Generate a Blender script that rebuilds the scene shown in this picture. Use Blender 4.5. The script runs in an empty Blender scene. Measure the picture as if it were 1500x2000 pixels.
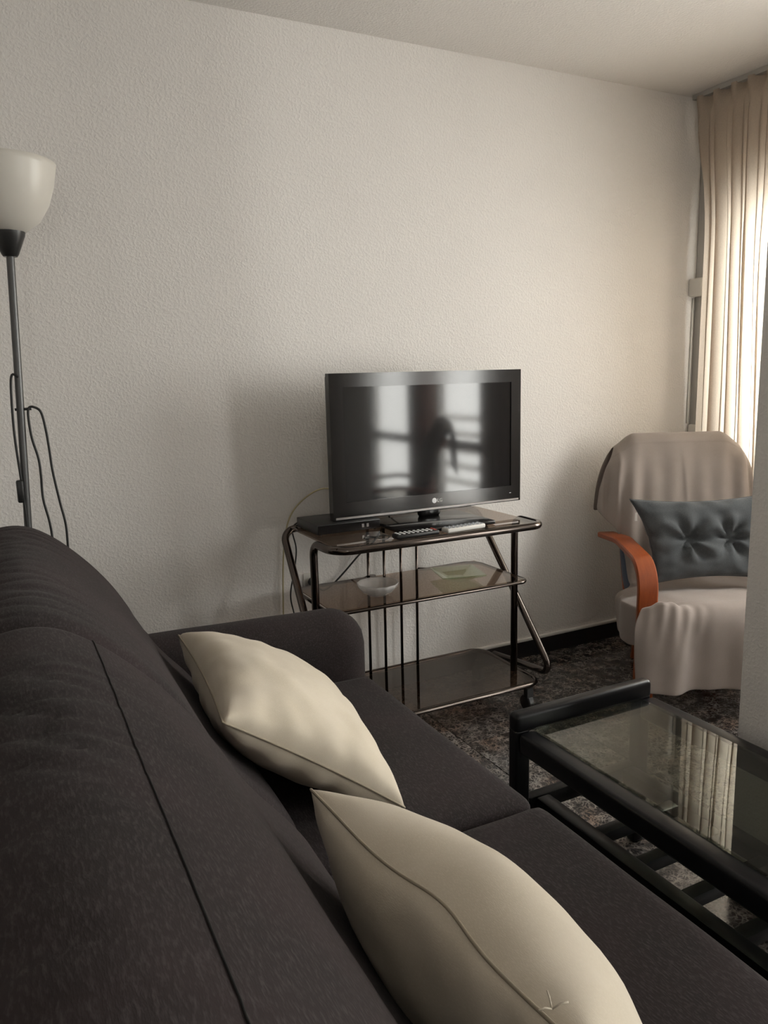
import bpy, bmesh, math, random
from mathutils import Vector, Matrix, noise

sc = bpy.context.scene
COL = sc.collection
random.seed(7)

# ------------------------------------------------------------------ camera
CAM_H = 1.29
yaw, pitch, roll = (math.radians(a) for a in (26.697, 10.096, -1.4355))
fw = Vector((math.sin(yaw) * math.cos(pitch), math.cos(yaw) * math.cos(pitch), -math.sin(pitch)))
rt = Vector((math.cos(yaw), -math.sin(yaw), 0))
up = rt.cross(fw)
r2 = rt * math.cos(roll) + up * math.sin(roll)
u2 = -rt * math.sin(roll) + up * math.cos(roll)
cam_data = bpy.data.cameras.new('camera')
cam_data.sensor_fit = 'AUTO'
cam_data.sensor_width = 36.0
cam_data.lens = 36.0 * 1500.0 / 2000.0
cam_data.clip_start = 0.02
cam = bpy.data.objects.new('camera', cam_data)
cam.matrix_world = Matrix(((r2.x, u2.x, -fw.x, 0), (r2.y, u2.y, -fw.y, 0), (r2.z, u2.z, -fw.z, CAM_H), (0, 0, 0, 1)))
COL.objects.link(cam)
sc.camera = cam

# ------------------------------------------------------------------ light
world = bpy.data.worlds.new('overcast_sky')
sc.world = world
world.use_nodes = True
wn = world.node_tree.nodes
wn['Background'].inputs['Color'].default_value = (1.0, 0.955, 0.925, 1)
wn['Background'].inputs['Strength'].default_value = 5.0
sc.view_settings.view_transform = 'Standard'
sc.view_settings.look = 'None'
sc.view_settings.gamma = 1.0
sc.view_settings.use_curve_mapping = False
sc.view_settings.exposure = 1.95
sc.cycles.max_bounces = 9
sc.cycles.diffuse_bounces = 5
sc.cycles.transparent_max_bounces = 16
sc.cycles.sample_clamp_indirect = 6.0
sc.cycles.caustics_reflective = False
sc.cycles.caustics_refractive = False

XW, YB, CEIL = 3.12, 2.72, 2.502           # window wall, television wall, ceiling
XL, YF = -1.9, -3.0                        # the walls behind the camera
OPEN = [(1.0, 2.46, 0.85, 2.0), (-0.51, 0.20, 0.14, 2.12), (-1.70, -0.88, 0.14, 2.12)]
OPEN_FILL = (-1.00, -0.70, 1.0, 2.05)         # unseen window added behind the camera for fill light: x from, x to, z from, z to
for i, (ya, yb_, za, zb) in enumerate(OPEN):          # sampling portals in the window openings (give off no light)
    ld = bpy.data.lights.new('window_portal', 'AREA')
    ld.shape = 'RECTANGLE'
    ld.size = zb - za
    ld.size_y = yb_ - ya
    ld.cycles.is_portal = True
    lo = bpy.data.objects.new('window_portal', ld)
    lo.location = (XW + 0.16, (ya + yb_) / 2, (za + zb) / 2)
    lo.rotation_euler = (0, math.radians(90), 0)
    COL.objects.link(lo)
ld = bpy.data.lights.new('window_portal', 'AREA')  # sampling portal of the added fill window
ld.shape = 'RECTANGLE'
ld.size, ld.size_y = OPEN_FILL[1] - OPEN_FILL[0], OPEN_FILL[3] - OPEN_FILL[2]
ld.cycles.is_portal = True
lo = bpy.data.objects.new('window_portal', ld)
lo.location = ((OPEN_FILL[0] + OPEN_FILL[1]) / 2, YF - 0.16, (OPEN_FILL[2] + OPEN_FILL[3]) / 2)
lo.rotation_euler = (math.radians(90), 0, 0)
COL.objects.link(lo)

# ------------------------------------------------------------------ helpers
OFF = {}


def obj(name, geo, m, parent=None, smooth=True, local=False):
    v, f = geo
    off = Vector((0, 0, 0)) if (parent is None or local) else OFF.get(parent.name, Vector((0, 0, 0)))
    me = bpy.data.meshes.new(name)
    me.from_pydata([tuple(Vector(p) - off) for p in v], [], f)
    me.validate()
    bm = bmesh.new()
    bm.from_mesh(me)
    bmesh.ops.recalc_face_normals(bm, faces=bm.faces)
    bm.to_mesh(me)
    bm.free()
    me.materials.append(m)
    if smooth:
        me.polygons.foreach_set('use_smooth', [True] * len(me.polygons))
        if smooth == 'auto':
            for e in me.edges:
                pass
            me.set_sharp_from_angle(angle=math.radians(38))
    o = bpy.data.objects.new(name, me)
    COL.objects.link(o)
    if parent:
        o.parent = parent
    OFF[o.name] = off
    return o


def tag(o, label, cat, group=None):
    o['label'] = label
    o['category'] = cat
    if group:
        o['group'] = group
    return o


def thing(name, label, cat, loc=(0, 0, 0), rotz=0, group=None):
    o = bpy.data.objects.new(name, None)
    o.empty_display_size = 0.05
    o.location = loc
    o.rotation_euler = (0, 0, rotz)
    COL.objects.link(o)
    OFF[o.name] = Vector(loc)
    return tag(o, label, cat, group)


def struct(name, geo, m, smooth=False, label=None):
    o = obj(name, geo, m, None, smooth)
    o['kind'] = 'structure'
    if label:
        o['label'] = label
    return o


def copy_tree(o, parent=None):
    c = o.copy()
    COL.objects.link(c)
    c.parent = parent
    for ch in list(o.children):
        copy_tree(ch, c)
    return c


def merge(*gs):
    V, F = [], []
    for v, f in gs:
        n = len(V)
        V += list(v)
        F += [tuple(i + n for i in q) for q in f]
    return V, F


def box(x0, x1, y0, y1, z0, z1, bev=0.0, seg=2):
    bm = bmesh.new()
    bmesh.ops.create_cube(bm, size=1)
    for v in bm.verts:
        v.co = Vector(((x0 + x1) / 2 + v.co.x * (x1 - x0), (y0 + y1) / 2 + v.co.y * (y1 - y0), (z0 + z1) / 2 + v.co.z * (z1 - z0)))
    if bev > 0:
        bmesh.ops.bevel(bm, geom=list(bm.edges), offset=bev, segments=seg, profile=0.5, affect='EDGES')
    bm.verts.ensure_lookup_table()
    g = ([v.co.copy() for v in bm.verts], [tuple(v.index for v in f.verts) for f in bm.faces])
    bm.verts.index_update()
    g = ([v.co.copy() for v in bm.verts], [tuple(v.index for v in f.verts) for f in bm.faces])
    bm.free()
    return g


def xform(g, M):
    return [M @ Vector(p) for p in g[0]], g[1]


def fillet(pts, r, seg=7, closed=False):
    pts = [Vector(p) for p in pts]
    n = len(pts)
    rs = r if isinstance(r, (list, tuple)) else [r] * n
    out = []
    for i, p in enumerate(pts):
        if not closed and i in (0, n - 1):
            out.append(p)
            continue
        a, b = pts[(i - 1) % n], pts[(i + 1) % n]
        da, db = (a - p), (b - p)
        la, lb = da.length, db.length
        da.normalize()
        db.normalize()
        ang = da.angle(db)
        if ang > math.pi - 0.02 or rs[i] <= 0:
            out.append(p)
            continue
        d = min(rs[i] / math.tan(ang / 2), la * 0.49, lb * 0.49)
        rr = d * math.tan(ang / 2)
        c = p + (da + db).normalized() * (rr / math.sin(ang / 2))
        s, e = p + da * d - c, p + db * d - c
        for k in range(seg + 1):
            out.append(c + s.normalized().slerp(e.normalized(), k / seg) * rr)
    return out


def sweep(pts, r, n=10, closed=False, cap=True, prof=None, upv=None):
    """tube (or profile of (a,b) offsets) along a polyline"""
    pts = [Vector(p) for p in pts]
    N = len(pts)
    T = []
    for i in range(N):
        if closed:
            t = pts[(i + 1) % N] - pts[(i - 1) % N]
        else:
            t = pts[min(i + 1, N - 1)] - pts[max(i - 1, 0)]
        T.append(t.normalized())
    a = Vector(upv) if upv else (Vector((0, 0, 1)) if abs(T[0].z) < 0.9 else Vector((1, 0, 0)))
    V, F = [], []
    if prof is None:
        prof = [(r * math.cos(2 * math.pi * k / n), r * math.sin(2 * math.pi * k / n)) for k in range(n)]
    n = len(prof)
    for i in range(N):
        if upv:
            a = Vector(upv)
        a = (a - T[i] * a.dot(T[i]))
        a.normalize()
        b = T[i].cross(a)
        for (pa, pb) in prof:
            V.append(pts[i] + a * pa + b * pb)
    for i in range(N if closed else N - 1):
        j = (i + 1) % N
        for k in range(n):
            F.append((i * n + k, i * n + (k + 1) % n, j * n + (k + 1) % n, j * n + k))
    if cap and not closed:
        F.append(tuple(range(n)))
        F.append(tuple((N - 1) * n + k for k in range(n)))
    return V, F


def lathe(prof, c, n=32, M=None):
    V, F = [], []
    for (r, z) in prof:
        for k in range(n):
            a = 2 * math.pi * k / n
            V.append(Vector((c[0] + r * math.cos(a), c[1] + r * math.sin(a), c[2] + z)))
    m = len(prof)
    for i in range(m - 1):
        for k in range(n):
            F.append((i * n + k, i * n + (k + 1) % n, (i + 1) * n + (k + 1) % n, (i + 1) * n + k))
    if prof[0][0] > 1e-6:
        F.append(tuple(range(n)))
    if prof[-1][0] > 1e-6:
        F.append(tuple((m - 1) * n + k for k in range(n)))
    return V, F


def roundbox(x0, x1, y0, y1, z0, z1, r, nx=20, ny=20, nz=6, fn=None):
    """box with large soft radii, optionally displaced by fn(p, unit) -> p"""
    c = Vector(((x0 + x1) / 2, (y0 + y1) / 2, (z0 + z1) / 2))
    h = Vector(((x1 - x0) / 2, (y1 - y0) / 2, (z1 - z0) / 2))
    idx = {}
    V, F = [], []

    def vid(i, j, k):
        if (i, j, k) not in idx:
            idx[(i, j, k)] = len(V)
            def e(t):                       # denser towards the edges
                return math.sin((t - 0.5) * math.pi) * 0.35 + (2 * t - 1) * 0.65
            q = Vector((e(i / nx) * h.x, e(j / ny) * h.y, e(k / nz) * h.z))
            core = Vector([max(-(h[a] - r), min(h[a] - r, q[a])) for a in range(3)])
            d = q - core
            if d.length > 1e-9:
                mx = max(abs(d.x), abs(d.y), abs(d.z))
                d = d.normalized() * mx
            p = core + d
            u = Vector((q.x / h.x, q.y / h.y, q.z / h.z))
            p = p + c
            if fn:
                p = fn(p, u)
            V.append(p)
        return idx[(i, j, k)]
    for i in range(nx):
        for j in range(ny):
            F.append((vid(i, j, 0), vid(i, j + 1, 0), vid(i + 1, j + 1, 0), vid(i + 1, j, 0)))
            F.append((vid(i, j, nz), vid(i + 1, j, nz), vid(i + 1, j + 1, nz), vid(i, j + 1, nz)))
    for i in range(nx):
        for k in range(nz):
            F.append((vid(i, 0, k), vid(i + 1, 0, k), vid(i + 1, 0, k + 1), vid(i, 0, k + 1)))
            F.append((vid(i, ny, k), vid(i, ny, k + 1), vid(i + 1, ny, k + 1), vid(i + 1, ny, k)))
    for j in range(ny):
        for k in range(nz):
            F.append((vid(0, j, k), vid(0, j, k + 1), vid(0, j + 1, k + 1), vid(0, j + 1, k)))
            F.append((vid(nx, j, k), vid(nx, j + 1, k), vid(nx, j + 1, k + 1), vid(nx, j, k + 1)))
    return V, F


def catmull(pts, per=6, closed=True):
    pts = [Vector(p) for p in pts]
    n = len(pts)
    out = []
    for i in range(n if closed else n - 1):
        def g(k):
            return pts[k % n] if closed else pts[max(0, min(n - 1, k))]
        p0, p1, p2, p3 = g(i - 1), g(i), g(i + 1), g(i + 2)
        for k in range(per):
            t = k / per
            out.append(0.5 * ((2 * p1) + (p2 - p0) * t + (2 * p0 - 5 * p1 + 4 * p2 - p3) * t * t + (3 * p1 - p0 - 3 * p2 + p3) * t ** 3))
    if not closed:
        out.append(pts[-1])
    return out


def sstep(a, b, x):
    t = max(0.0, min(1.0, (x - a) / (b - a)))
    return t * t * (3 - 2 * t)


def lerp_table(tab, x):
    if x <= tab[0][0]:
        return tab[0][1]
    for (a, va), (b, vb) in zip(tab, tab[1:]):
        if x <= b:
            return va + (vb - va) * (x - a) / (b - a)
    return tab[-1][1]


# ------------------------------------------------------------------ materials
def mat(name, col, rough=0.6, metal=0.0, spec=0.5):
    m = bpy.data.materials.new(name)
    m.use_nodes = True
    b = m.node_tree.nodes['Principled BSDF']
    b.inputs['Base Color'].default_value = (*col, 1)
    b.inputs['Roughness'].default_value = rough
    b.inputs['Metallic'].default_value = metal
    b.inputs['Specular IOR Level'].default_value = spec
    return m


def nd(m, kind, **kw):
    n = m.node_tree.nodes.new(kind)
    for k, v in kw.items():
        if k in n.inputs:
            n.inputs[k].default_value = v
        else:
            setattr(n, k, v)
    return n


def lk(m, a, b):
    m.node_tree.links.new(a, b)


def coords(m, scale=(1, 1, 1), out='Object', rot=(0, 0, 0)):
    tc = nd(m, 'ShaderNodeTexCoord')
    mp = nd(m, 'ShaderNodeMapping')
    mp.inputs['Scale'].default_value = scale
    mp.inputs['Rotation'].default_value = rot
    lk(m, tc.outputs[out], mp.inputs['Vector'])
    return mp.outputs['Vector']


def ramp(m, fac, stops):
    r = nd(m, 'ShaderNodeValToRGB')
    el = r.color_ramp.elements
    while len(el) < len(stops):
        el.new(0.5)
    for e, (p, c) in zip(el, stops):
        e.position = p
        e.color = (*c, 1)
    lk(m, fac, r.inputs['Fac'])
    return r.outputs['Color']


def bump(m, h, strength, dist):
    b = nd(m, 'ShaderNodeBump', Strength=strength, Distance=dist)
    lk(m, h, b.inputs['Height'])
    bs = m.node_tree.nodes['Principled BSDF']
    if bs.inputs['Normal'].is_linked:
        lk(m, bs.inputs['Normal'].links[0].from_socket, b.inputs['Normal'])
    lk(m, b.outputs['Normal'], bs.inputs['Normal'])


def bsdf(m):
    return m.node_tree.nodes['Principled BSDF']


def plaster(name, col, scale, strength):
    m = mat(name, col, 0.85, 0, 0.25)
    v = coords(m)
    n = nd(m, 'ShaderNodeTexNoise', Scale=scale, Detail=2.5, Roughness=0.45, Distortion=0.35)
    lk(m, v, n.inputs['Vector'])
    c = ramp(m, n.outputs['Fac'], [(0.42, (0, 0, 0)), (0.68, (1, 1, 1))])
    bump(m, c, strength, 0.0035)
    n2 = nd(m, 'ShaderNodeTexNoise', Scale=1.3, Detail=2.0)
    lk(m, v, n2.inputs['Vector'])
    cc = ramp(m, n2.outputs['Fac'], [(0.3, tuple(c_ * 0.965 for c_ in col)), (0.7, col)])
    lk(m, cc, bsdf(m).inputs['Base Color'])
    return m


M_WALL = plaster('textured_wall_plaster', (0.775, 0.748, 0.718), 115, 0.33)
M_CEIL = plaster('textured_ceiling_plaster', (0.73, 0.705, 0.68), 120, 0.3)
M_BEAD = mat('painted_bead', (0.80, 0.78, 0.75), 0.5)


def granite():
    m = mat('polished_granite', (0.05, 0.045, 0.045), 0.16, 0, 0.5)
    v0 = coords(m, out='Object')
    oi = nd(m, 'ShaderNodeObjectInfo')
    ad = nd(m, 'ShaderNodeVectorMath', operation='MULTIPLY_ADD')
    lk(m, v0, ad.inputs[0])
    ad.inputs[1].default_value = (1, 1, 1)
    cx = nd(m, 'ShaderNodeCombineXYZ')
    ml = nd(m, 'ShaderNodeMath', operation='MULTIPLY')
    ml.inputs[1].default_value = 37.0
    lk(m, oi.outputs['Random'], ml.inputs[0])
    lk(m, ml.outputs[0], cx.inputs[0])
    lk(m, ml.outputs[0], cx.inputs[2])
    lk(m, cx.outputs[0], ad.inputs[2])
    v = ad.outputs[0]
    wn_ = nd(m, 'ShaderNodeTexNoise', Scale=28.0, Detail=3.0)
    lk(m, v, wn_.inputs['Vector'])
    w = nd(m, 'ShaderNodeMixRGB', blend_type='LINEAR_LIGHT')
    w.inputs['Fac'].default_value = 0.022
    lk(m, v, w.inputs['Color1'])
    lk(m, wn_.outputs['Color'], w.inputs['Color2'])
    veins = []
    for s in (36.0, 61.0):
        vo = nd(m, 'ShaderNodeTexVoronoi', feature='DISTANCE_TO_EDGE', Scale=s)
        lk(m, w.outputs['Color'], vo.inputs['Vector'])
        veins.append(ramp(m, vo.outputs['Distance'], [(0.0, (1, 1, 1)), (0.11, (0, 0, 0))]))
    mx = nd(m, 'ShaderNodeMixRGB', blend_type='LIGHTEN')
    mx.inputs['Fac'].default_value = 1.0
    lk(m, veins[0], mx.inputs['Color1'])
    lk(m, veins[1], mx.inputs['Color2'])
    n2 = nd(m, 'ShaderNodeTexNoise', Scale=19.0, Detail=5.0, Roughness=0.7)
    lk(m, v, n2.inputs['Vector'])
    msk = ramp(m, n2.outputs['Fac'], [(0.40, (0.08, 0.08, 0.08)), (0.62, (1, 1, 1))])
    mu = nd(m, 'ShaderNodeMixRGB', blend_type='MULTIPLY')
    mu.inputs['Fac'].default_value = 1.0
    lk(m, mx.outputs['Color'], mu.inputs['Color1'])
    lk(m, msk, mu.inputs['Color2'])
    n3 = nd(m, 'ShaderNodeTexNoise', Scale=9.0, Detail=4.0)
    lk(m, v, n3.inputs['Vector'])
    veinc = ramp(m, n3.outputs['Fac'], [(0.35, (0.27, 0.255, 0.24)), (0.55, (0.31, 0.27, 0.24)), (0.7, (0.29, 0.20, 0.15))])
    basec = ramp(m, n2.outputs['Fac'], [(0.3, (0.012, 0.011, 0.011)), (0.7, (0.060, 0.052, 0.049))])
    fin = nd(m, 'ShaderNodeMixRGB')
    lk(m, mu.outputs['Color'], fin.inputs['Fac'])
    lk(m, basec, fin.inputs['Color1'])
    lk(m, veinc, fin.inputs['Color2'])
    lk(m, fin.outputs['Color'], bsdf(m).inputs['Base Color'])
    return m


M_TILE = granite()
M_GROUT = mat('dark_grout', (0.018, 0.017, 0.016), 0.9)
M_BASEB = mat('black_granite_skirting', (0.014, 0.013, 0.013), 0.3)


def fabric(name, c1, c2, c3, weave=620, bstr=0.35, patch=5.0, rough=0.95, sheen=0.15):
    m = mat(name, c1, rough, 0, 0.15)
    v = coords(m)
    vs = coords(m, (1.0, 0.28, 1.0))
    n1 = nd(m, 'ShaderNodeTexNoise', Scale=weave, Detail=2.0, Roughness=0.6)
    lk(m, vs, n1.inputs['Vector'])
    n2 = nd(m, 'ShaderNodeTexNoise', Scale=patch, Detail=4.0, Roughness=0.6)
    lk(m, v, n2.inputs['Vector'])
    a = ramp(m, n2.outputs['Fac'], [(0.38, c1), (0.62, c2)])
    mx = nd(m, 'ShaderNodeMixRGB')
    fac = ramp(m, n1.outputs['Fac'], [(0.48, (0, 0, 0)), (0.72, (0.8, 0.8, 0.8))])
    lk(m, fac, mx.inputs['Fac'])
    lk(m, a, mx.inputs['Color1'])
    mx.inputs['Color2'].default_value = (*c3, 1)
    lk(m, mx.outputs['Color'], bsdf(m).inputs['Base Color'])
    bsdf(m).inputs['Sheen Weight'].default_value = sheen
    bsdf(m).inputs['Sheen Roughness'].default_value = 0.5
    bump(m, n1.outputs['Fac'], bstr, 0.0012)
    return m


M_SOFA = fabric('charcoal_melange_upholstery', (0.0262, 0.0218, 0.0218), (0.0325, 0.0245, 0.0252), (0.060, 0.0500, 0.0505), weave=330, bstr=0.40, sheen=0.035)
M_SEAM = mat('dark_seam_thread', (0.010, 0.009, 0.009), 0.9)
M_CREAM = fabric('cream_cotton', (0.60, 0.53, 0.42), (0.645, 0.575, 0.47), (0.68, 0.61, 0.50), weave=900, bstr=0.15, patch=9)
M_CREAMSEAM = mat('cream_seam', (0.36, 0.31, 0.235), 0.95)
M_THROW = fabric('beige_cotton_throw', (0.270, 0.228, 0.205), (0.297, 0.252, 0.229), (0.33, 0.285, 0.262), weave=800, bstr=0.2, patch=6)
M_GREY = fabric('slate_corduroy', (0.066, 0.072, 0.077), (0.078, 0.084, 0.089), (0.115, 0.122, 0.128), weave=500, bstr=0.5, patch=12)
M_DENIM = fabric('blue_grey_cushion_cotton', (0.070, 0.088, 0.125), (0.08, 0.098, 0.135), (0.11, 0.13, 0.165), weave=700)
M_TAG = mat('white_tag', (0.75, 0.73, 0.70), 0.7)


def wood(name, c1, c2, rough):
    m = mat(name, c1, rough, 0, 0.5)
    v = coords(m, (18, 3, 3))
    n = nd(m, 'ShaderNodeTexNoise', Scale=6.0, Detail=5.0, Distortion=0.6)
    lk(m, v, n.inputs['Vector'])
    lk(m, ramp(m, n.outputs['Fac'], [(0.3, c1), (0.7, c2)]), bsdf(m).inputs['Base Color'])
    return m


M_WOOD = wood('cherry_stained_bentwood', (0.235, 0.046, 0.008), (0.30, 0.064, 0.012), 0.35)
M_BLACKWOOD = wood('black_lacquered_wood', (0.005, 0.005, 0.006), (0.008, 0.008, 0.0095), 0.33)
M_BLACKWOOD.node_tree.nodes['Principled BSDF'].inputs['Specular IOR Level'].default_value = 0.28
M_TUBE = mat('smoked_chrome_tube', (0.115, 0.096, 0.086), 0.17, 1.0)
M_BLACKP = mat('black_plastic', (0.012, 0.012, 0.012), 0.35)
M_GLOSS = mat('gloss_black_bezel', (0.010, 0.009, 0.009), 0.13, 0, 0.6)
M_SCREEN = mat('lcd_screen', (0.012, 0.012, 0.013), 0.065, 0, 0.55)
M_SILVER = mat('silver_trim', (0.30, 0.28, 0.27), 0.35, 0.8)
M_LOGO = mat('logo_white', (0.75, 0.75, 0.75), 0.5)
M_STEEL = mat('grey_lamp_pole', (0.10, 0.10, 0.10), 0.35, 0.7)
M_OPAL = mat('opal_lamp_shade', (0.69, 0.66, 0.60), 0.35)
bsdf(M_OPAL).inputs['Subsurface Weight'].default_value = 0.0
M_CABLE = mat('black_cable', (0.012, 0.012, 0.012), 0.5)
M_CABLEY = mat('yellowed_cable', (0.46, 0.40, 0.24), 0.5)
M_WHITEP = mat('white_plastic', (0.66, 0.64, 0.60), 0.45)
M_ALU = mat('grey_aluminium', (0.42, 0.41, 0.39), 0.45, 0.4)
M_BTN = mat('grey_button', (0.30, 0.33, 0.38), 0.5)
M_BTNR = mat('red_button', (0.45, 0.06, 0.04), 0.5)
M_BALC = mat('balcony_concrete', (0.45, 0.43, 0.40), 0.9)
M_RAILW = mat('white_railing', (0.65, 0.65, 0.64), 0.5)
M_WINF = mat('window_frame_paint', (0.55, 0.54, 0.52), 0.5)


def glass(name, tint, rough=0.01, ior=1.5):
    m = bpy.data.materials.new(name)
    m.use_nodes = True
    t = m.node_tree
    t.nodes.clear()
    out = t.nodes.new('ShaderNodeOutputMaterial')
    tr = t.nodes.new('ShaderNodeBsdfTransparent')
    tr.inputs['Color'].default_value = (*tint, 1)
    gl = t.nodes.new('ShaderNodeBsdfGlossy')
    gl.inputs['Roughness'].default_value = rough
    gl.inputs['Color'].default_value = (0.95, 0.95, 0.95, 1)
    fr = t.nodes.new('ShaderNodeFresnel')
    geo = t.nodes.new('ShaderNodeNewGeometry')
    mr = t.nodes.new('ShaderNodeMapRange')        # same reflectance on the way in and out of the thin sheet
    mr.inputs['To Min'].default_value = ior
    mr.inputs['To Max'].default_value = 1.0 / ior
    t.links.new(geo.outputs['Backfacing'], mr.inputs['Value'])
    t.links.new(mr.outputs['Result'], fr.inputs['IOR'])
    mx = t.nodes.new('ShaderNodeMixShader')
    t.links.new(fr.outputs[0], mx.inputs[0])
    t.links.new(tr.outputs[0], mx.inputs[1])
    t.links.new(gl.outputs[0], mx.inputs[2])
    t.links.new(mx.outputs[0], out.inputs['Surface'])
    return m


M_PANE = glass('window_glass', (0.93, 0.95, 0.94))
M_BRONZE = glass('bronze_tinted_glass', (0.62, 0.53, 0.46))
M_SMOKE = glass('smoked_table_glass', (0.62, 0.64, 0.58), 0.010, 1.45)
M_CLEAR = glass('pressed_clear_glass', (0.86, 0.85, 0.84), 0.12, 1.45)
M_GREENG = glass('green_edge_glass', (0.80, 0.86, 0.74), 0.08, 1.65)


def curtain_mat(name, col, tcol, k):
    m = bpy.data.materials.new(name)
    m.use_nodes = True
    t = m.node_tree
    t.nodes.clear()
    out = t.nodes.new('ShaderNodeOutputMaterial')
    d = t.nodes.new('ShaderNodeBsdfDiffuse')
    tl = t.nodes.new('ShaderNodeBsdfTranslucent')
    v = coords(m, (1, 1, 0.35))
    n = nd(m, 'ShaderNodeTexNoise', Scale=420.0, Detail=2.0)
    lk(m, v, n.inputs['Vector'])
    lk(m, ramp(m, n.outputs['Fac'], [(0.3, tuple(c * 0.88 for c in col)), (0.7, col)]), d.inputs['Color'])
    lk(m, ramp(m, n.outputs['Fac'], [(0.3, tuple(c * 0.88 for c in tcol)), (0.7, tcol)]), tl.inputs['Color'])
    mx = t.nodes.new('ShaderNodeMixShader')
    mx.inputs[0].default_value = k
    lk(m, d.outputs[0], mx.inputs[1])
    lk(m, tl.outputs[0], mx.inputs[2])
    lk(m, mx.outputs[0], out.inputs['Surface'])
    return m


M_CURT = curtain_mat('sheer_linen_curtain', (0.46, 0.39, 0.33), (0.80, 0.71, 0.60), 0.45)
M_PINKC = curtain_mat('dusky_pink_curtain', (0.36, 0.24, 0.21), (0.40, 0.26, 0.22), 0.35)

# ------------------------------------------------------------------ setting
# floor: dark bed with each granite tile on it
floor = struct('floor', box(XL, XW + 0.15, YF, YB, -0.08, -0.006), M_GROUT)
TS, JX, JY, GAP = 0.41, 1.38, 1.73, 0.0022
tile_me = None
ix0, ix1 = math.floor((XL - JX) / TS), math.ceil((XW - JX) / TS)
iy0, iy1 = math.floor((YF - JY) / TS), math.ceil((YB - JY) / TS)
for ix in range(ix0, ix1):
    for iy in range(iy0, iy1):
        x0, x1 = max(XL, JX + ix * TS) + GAP / 2, min(XW, JX + (ix + 1) * TS) - GAP / 2
        y0, y1 = max(YF, JY + iy * TS) + GAP / 2, min(YB, JY + (iy + 1) * TS) - GAP / 2
        if x1 - x0 < 0.02 or y1 - y0 < 0.02:
            continue
        full = abs((x1 - x0) - (TS - GAP)) < 1e-6 and abs((y1 - y0) - (TS - GAP)) < 1e-6
        if full and tile_me is not None:
            o = bpy.data.objects.new('tile', tile_me)
            COL.objects.link(o)
            o.parent = floor
        else:
            hx, hy = (x1 - x0) / 2, (y1 - y0) / 2
            o = obj('tile', box(-hx, hx, -hy, hy, -0.008, 0.0, 0.001, 1), M_TILE, floor, smooth=False, local=True)
            if full:
                tile_me = o.data
        o.location = ((x0 + x1) / 2, (y0 + y1) / 2, 0)

struct('ceiling', box(XL - 0.15, XW + 0.2, YF - 0.15, YB + 0.15, CEIL, CEIL + 0.12), M_CEIL)
struct('wall_back', box(XL - 0.15, XW + 0.2, YB, YB + 0.15, -0.08, CEIL), M_WALL)
struct('wall_left', box(XL - 0.15, XL, YF, YB, -0.08, CEIL), M_WALL)
fa, fb, fc, fd = OPEN_FILL
struct('wall_front', merge(box(XL - 0.15, fa, YF - 0.15, YF, -0.08, CEIL), box(fb, XW + 0.2, YF - 0.15, YF, -0.08, CEIL), box(fa, fb, YF - 0.15, YF, -0.08, fc), box(fa, fb, YF - 0.15, YF, fd, CEIL)), M_WALL)
w4 = struct('window_4', merge(box(fa, fa + 0.04, YF - 0.1, YF - 0.05, fc, fd), box(fb - 0.04, fb, YF - 0.1, YF - 0.05, fc, fd), box(fa + 0.04, fb - 0.04, YF - 0.1, YF - 0.05, fc, fc + 0.04), box(fa + 0.04, fb - 0.04, YF - 0.1, YF - 0.05, fd - 0.04, fd)), M_WINF, label='small unseen window added behind the camera for fill light')  # invented window frame, put in to let fill light enter
obj('pane', box(fa + 0.04, fb - 0.04, YF - 0.08, YF - 0.074, fc + 0.04, fd - 0.04), M_PANE, w4, smooth=False)
pieces = []
ycuts = sorted(OPEN)
yprev = YF
for (ya, yb_, za, zb) in ycuts:
    pieces.append(box(XW, XW + 0.15, yprev, ya, -0.08, CEIL))
    pieces.append(box(XW, XW + 0.15, ya, yb_, -0.08, za))
    pieces.append(box(XW, XW + 0.15, ya, yb_, zb, CEIL))
    yprev = yb_
pieces.append(box(XW, XW + 0.15, yprev, YB, -0.08, CEIL))
struct('wall_right', merge(*pieces), M_WALL)
# pillar standing between the table and the armchair
struct('wall_pillar', box(1.60, 1.755, 0.86, 1.223, 0.0, CEIL, 0.004, 2), M_WALL, label='grey textured wall pillar at the right edge in front of the armchair')
# skirting
struct('baseboard_back', box(XL, XW, YB - 0.012, YB, 0.0, 0.076, 0.002, 1), M_BASEB)
struct('baseboard_right', box(XW - 0.012, XW, YF, YB - 0.012, 0.0, 0.076, 0.002, 1), M_BASEB)
struct('baseboard_left', box(XL, XL + 0.012, YF, YB - 0.012, 0.0, 0.076, 0.002, 1), M_BASEB)
struct('trim_1', box(XL, XW - 0.012, YB - 0.016, YB + 0.001, 0.0765, 0.092, 0.005, 2), M_BEAD, label='pale plaster bead above the black skirting')

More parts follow.
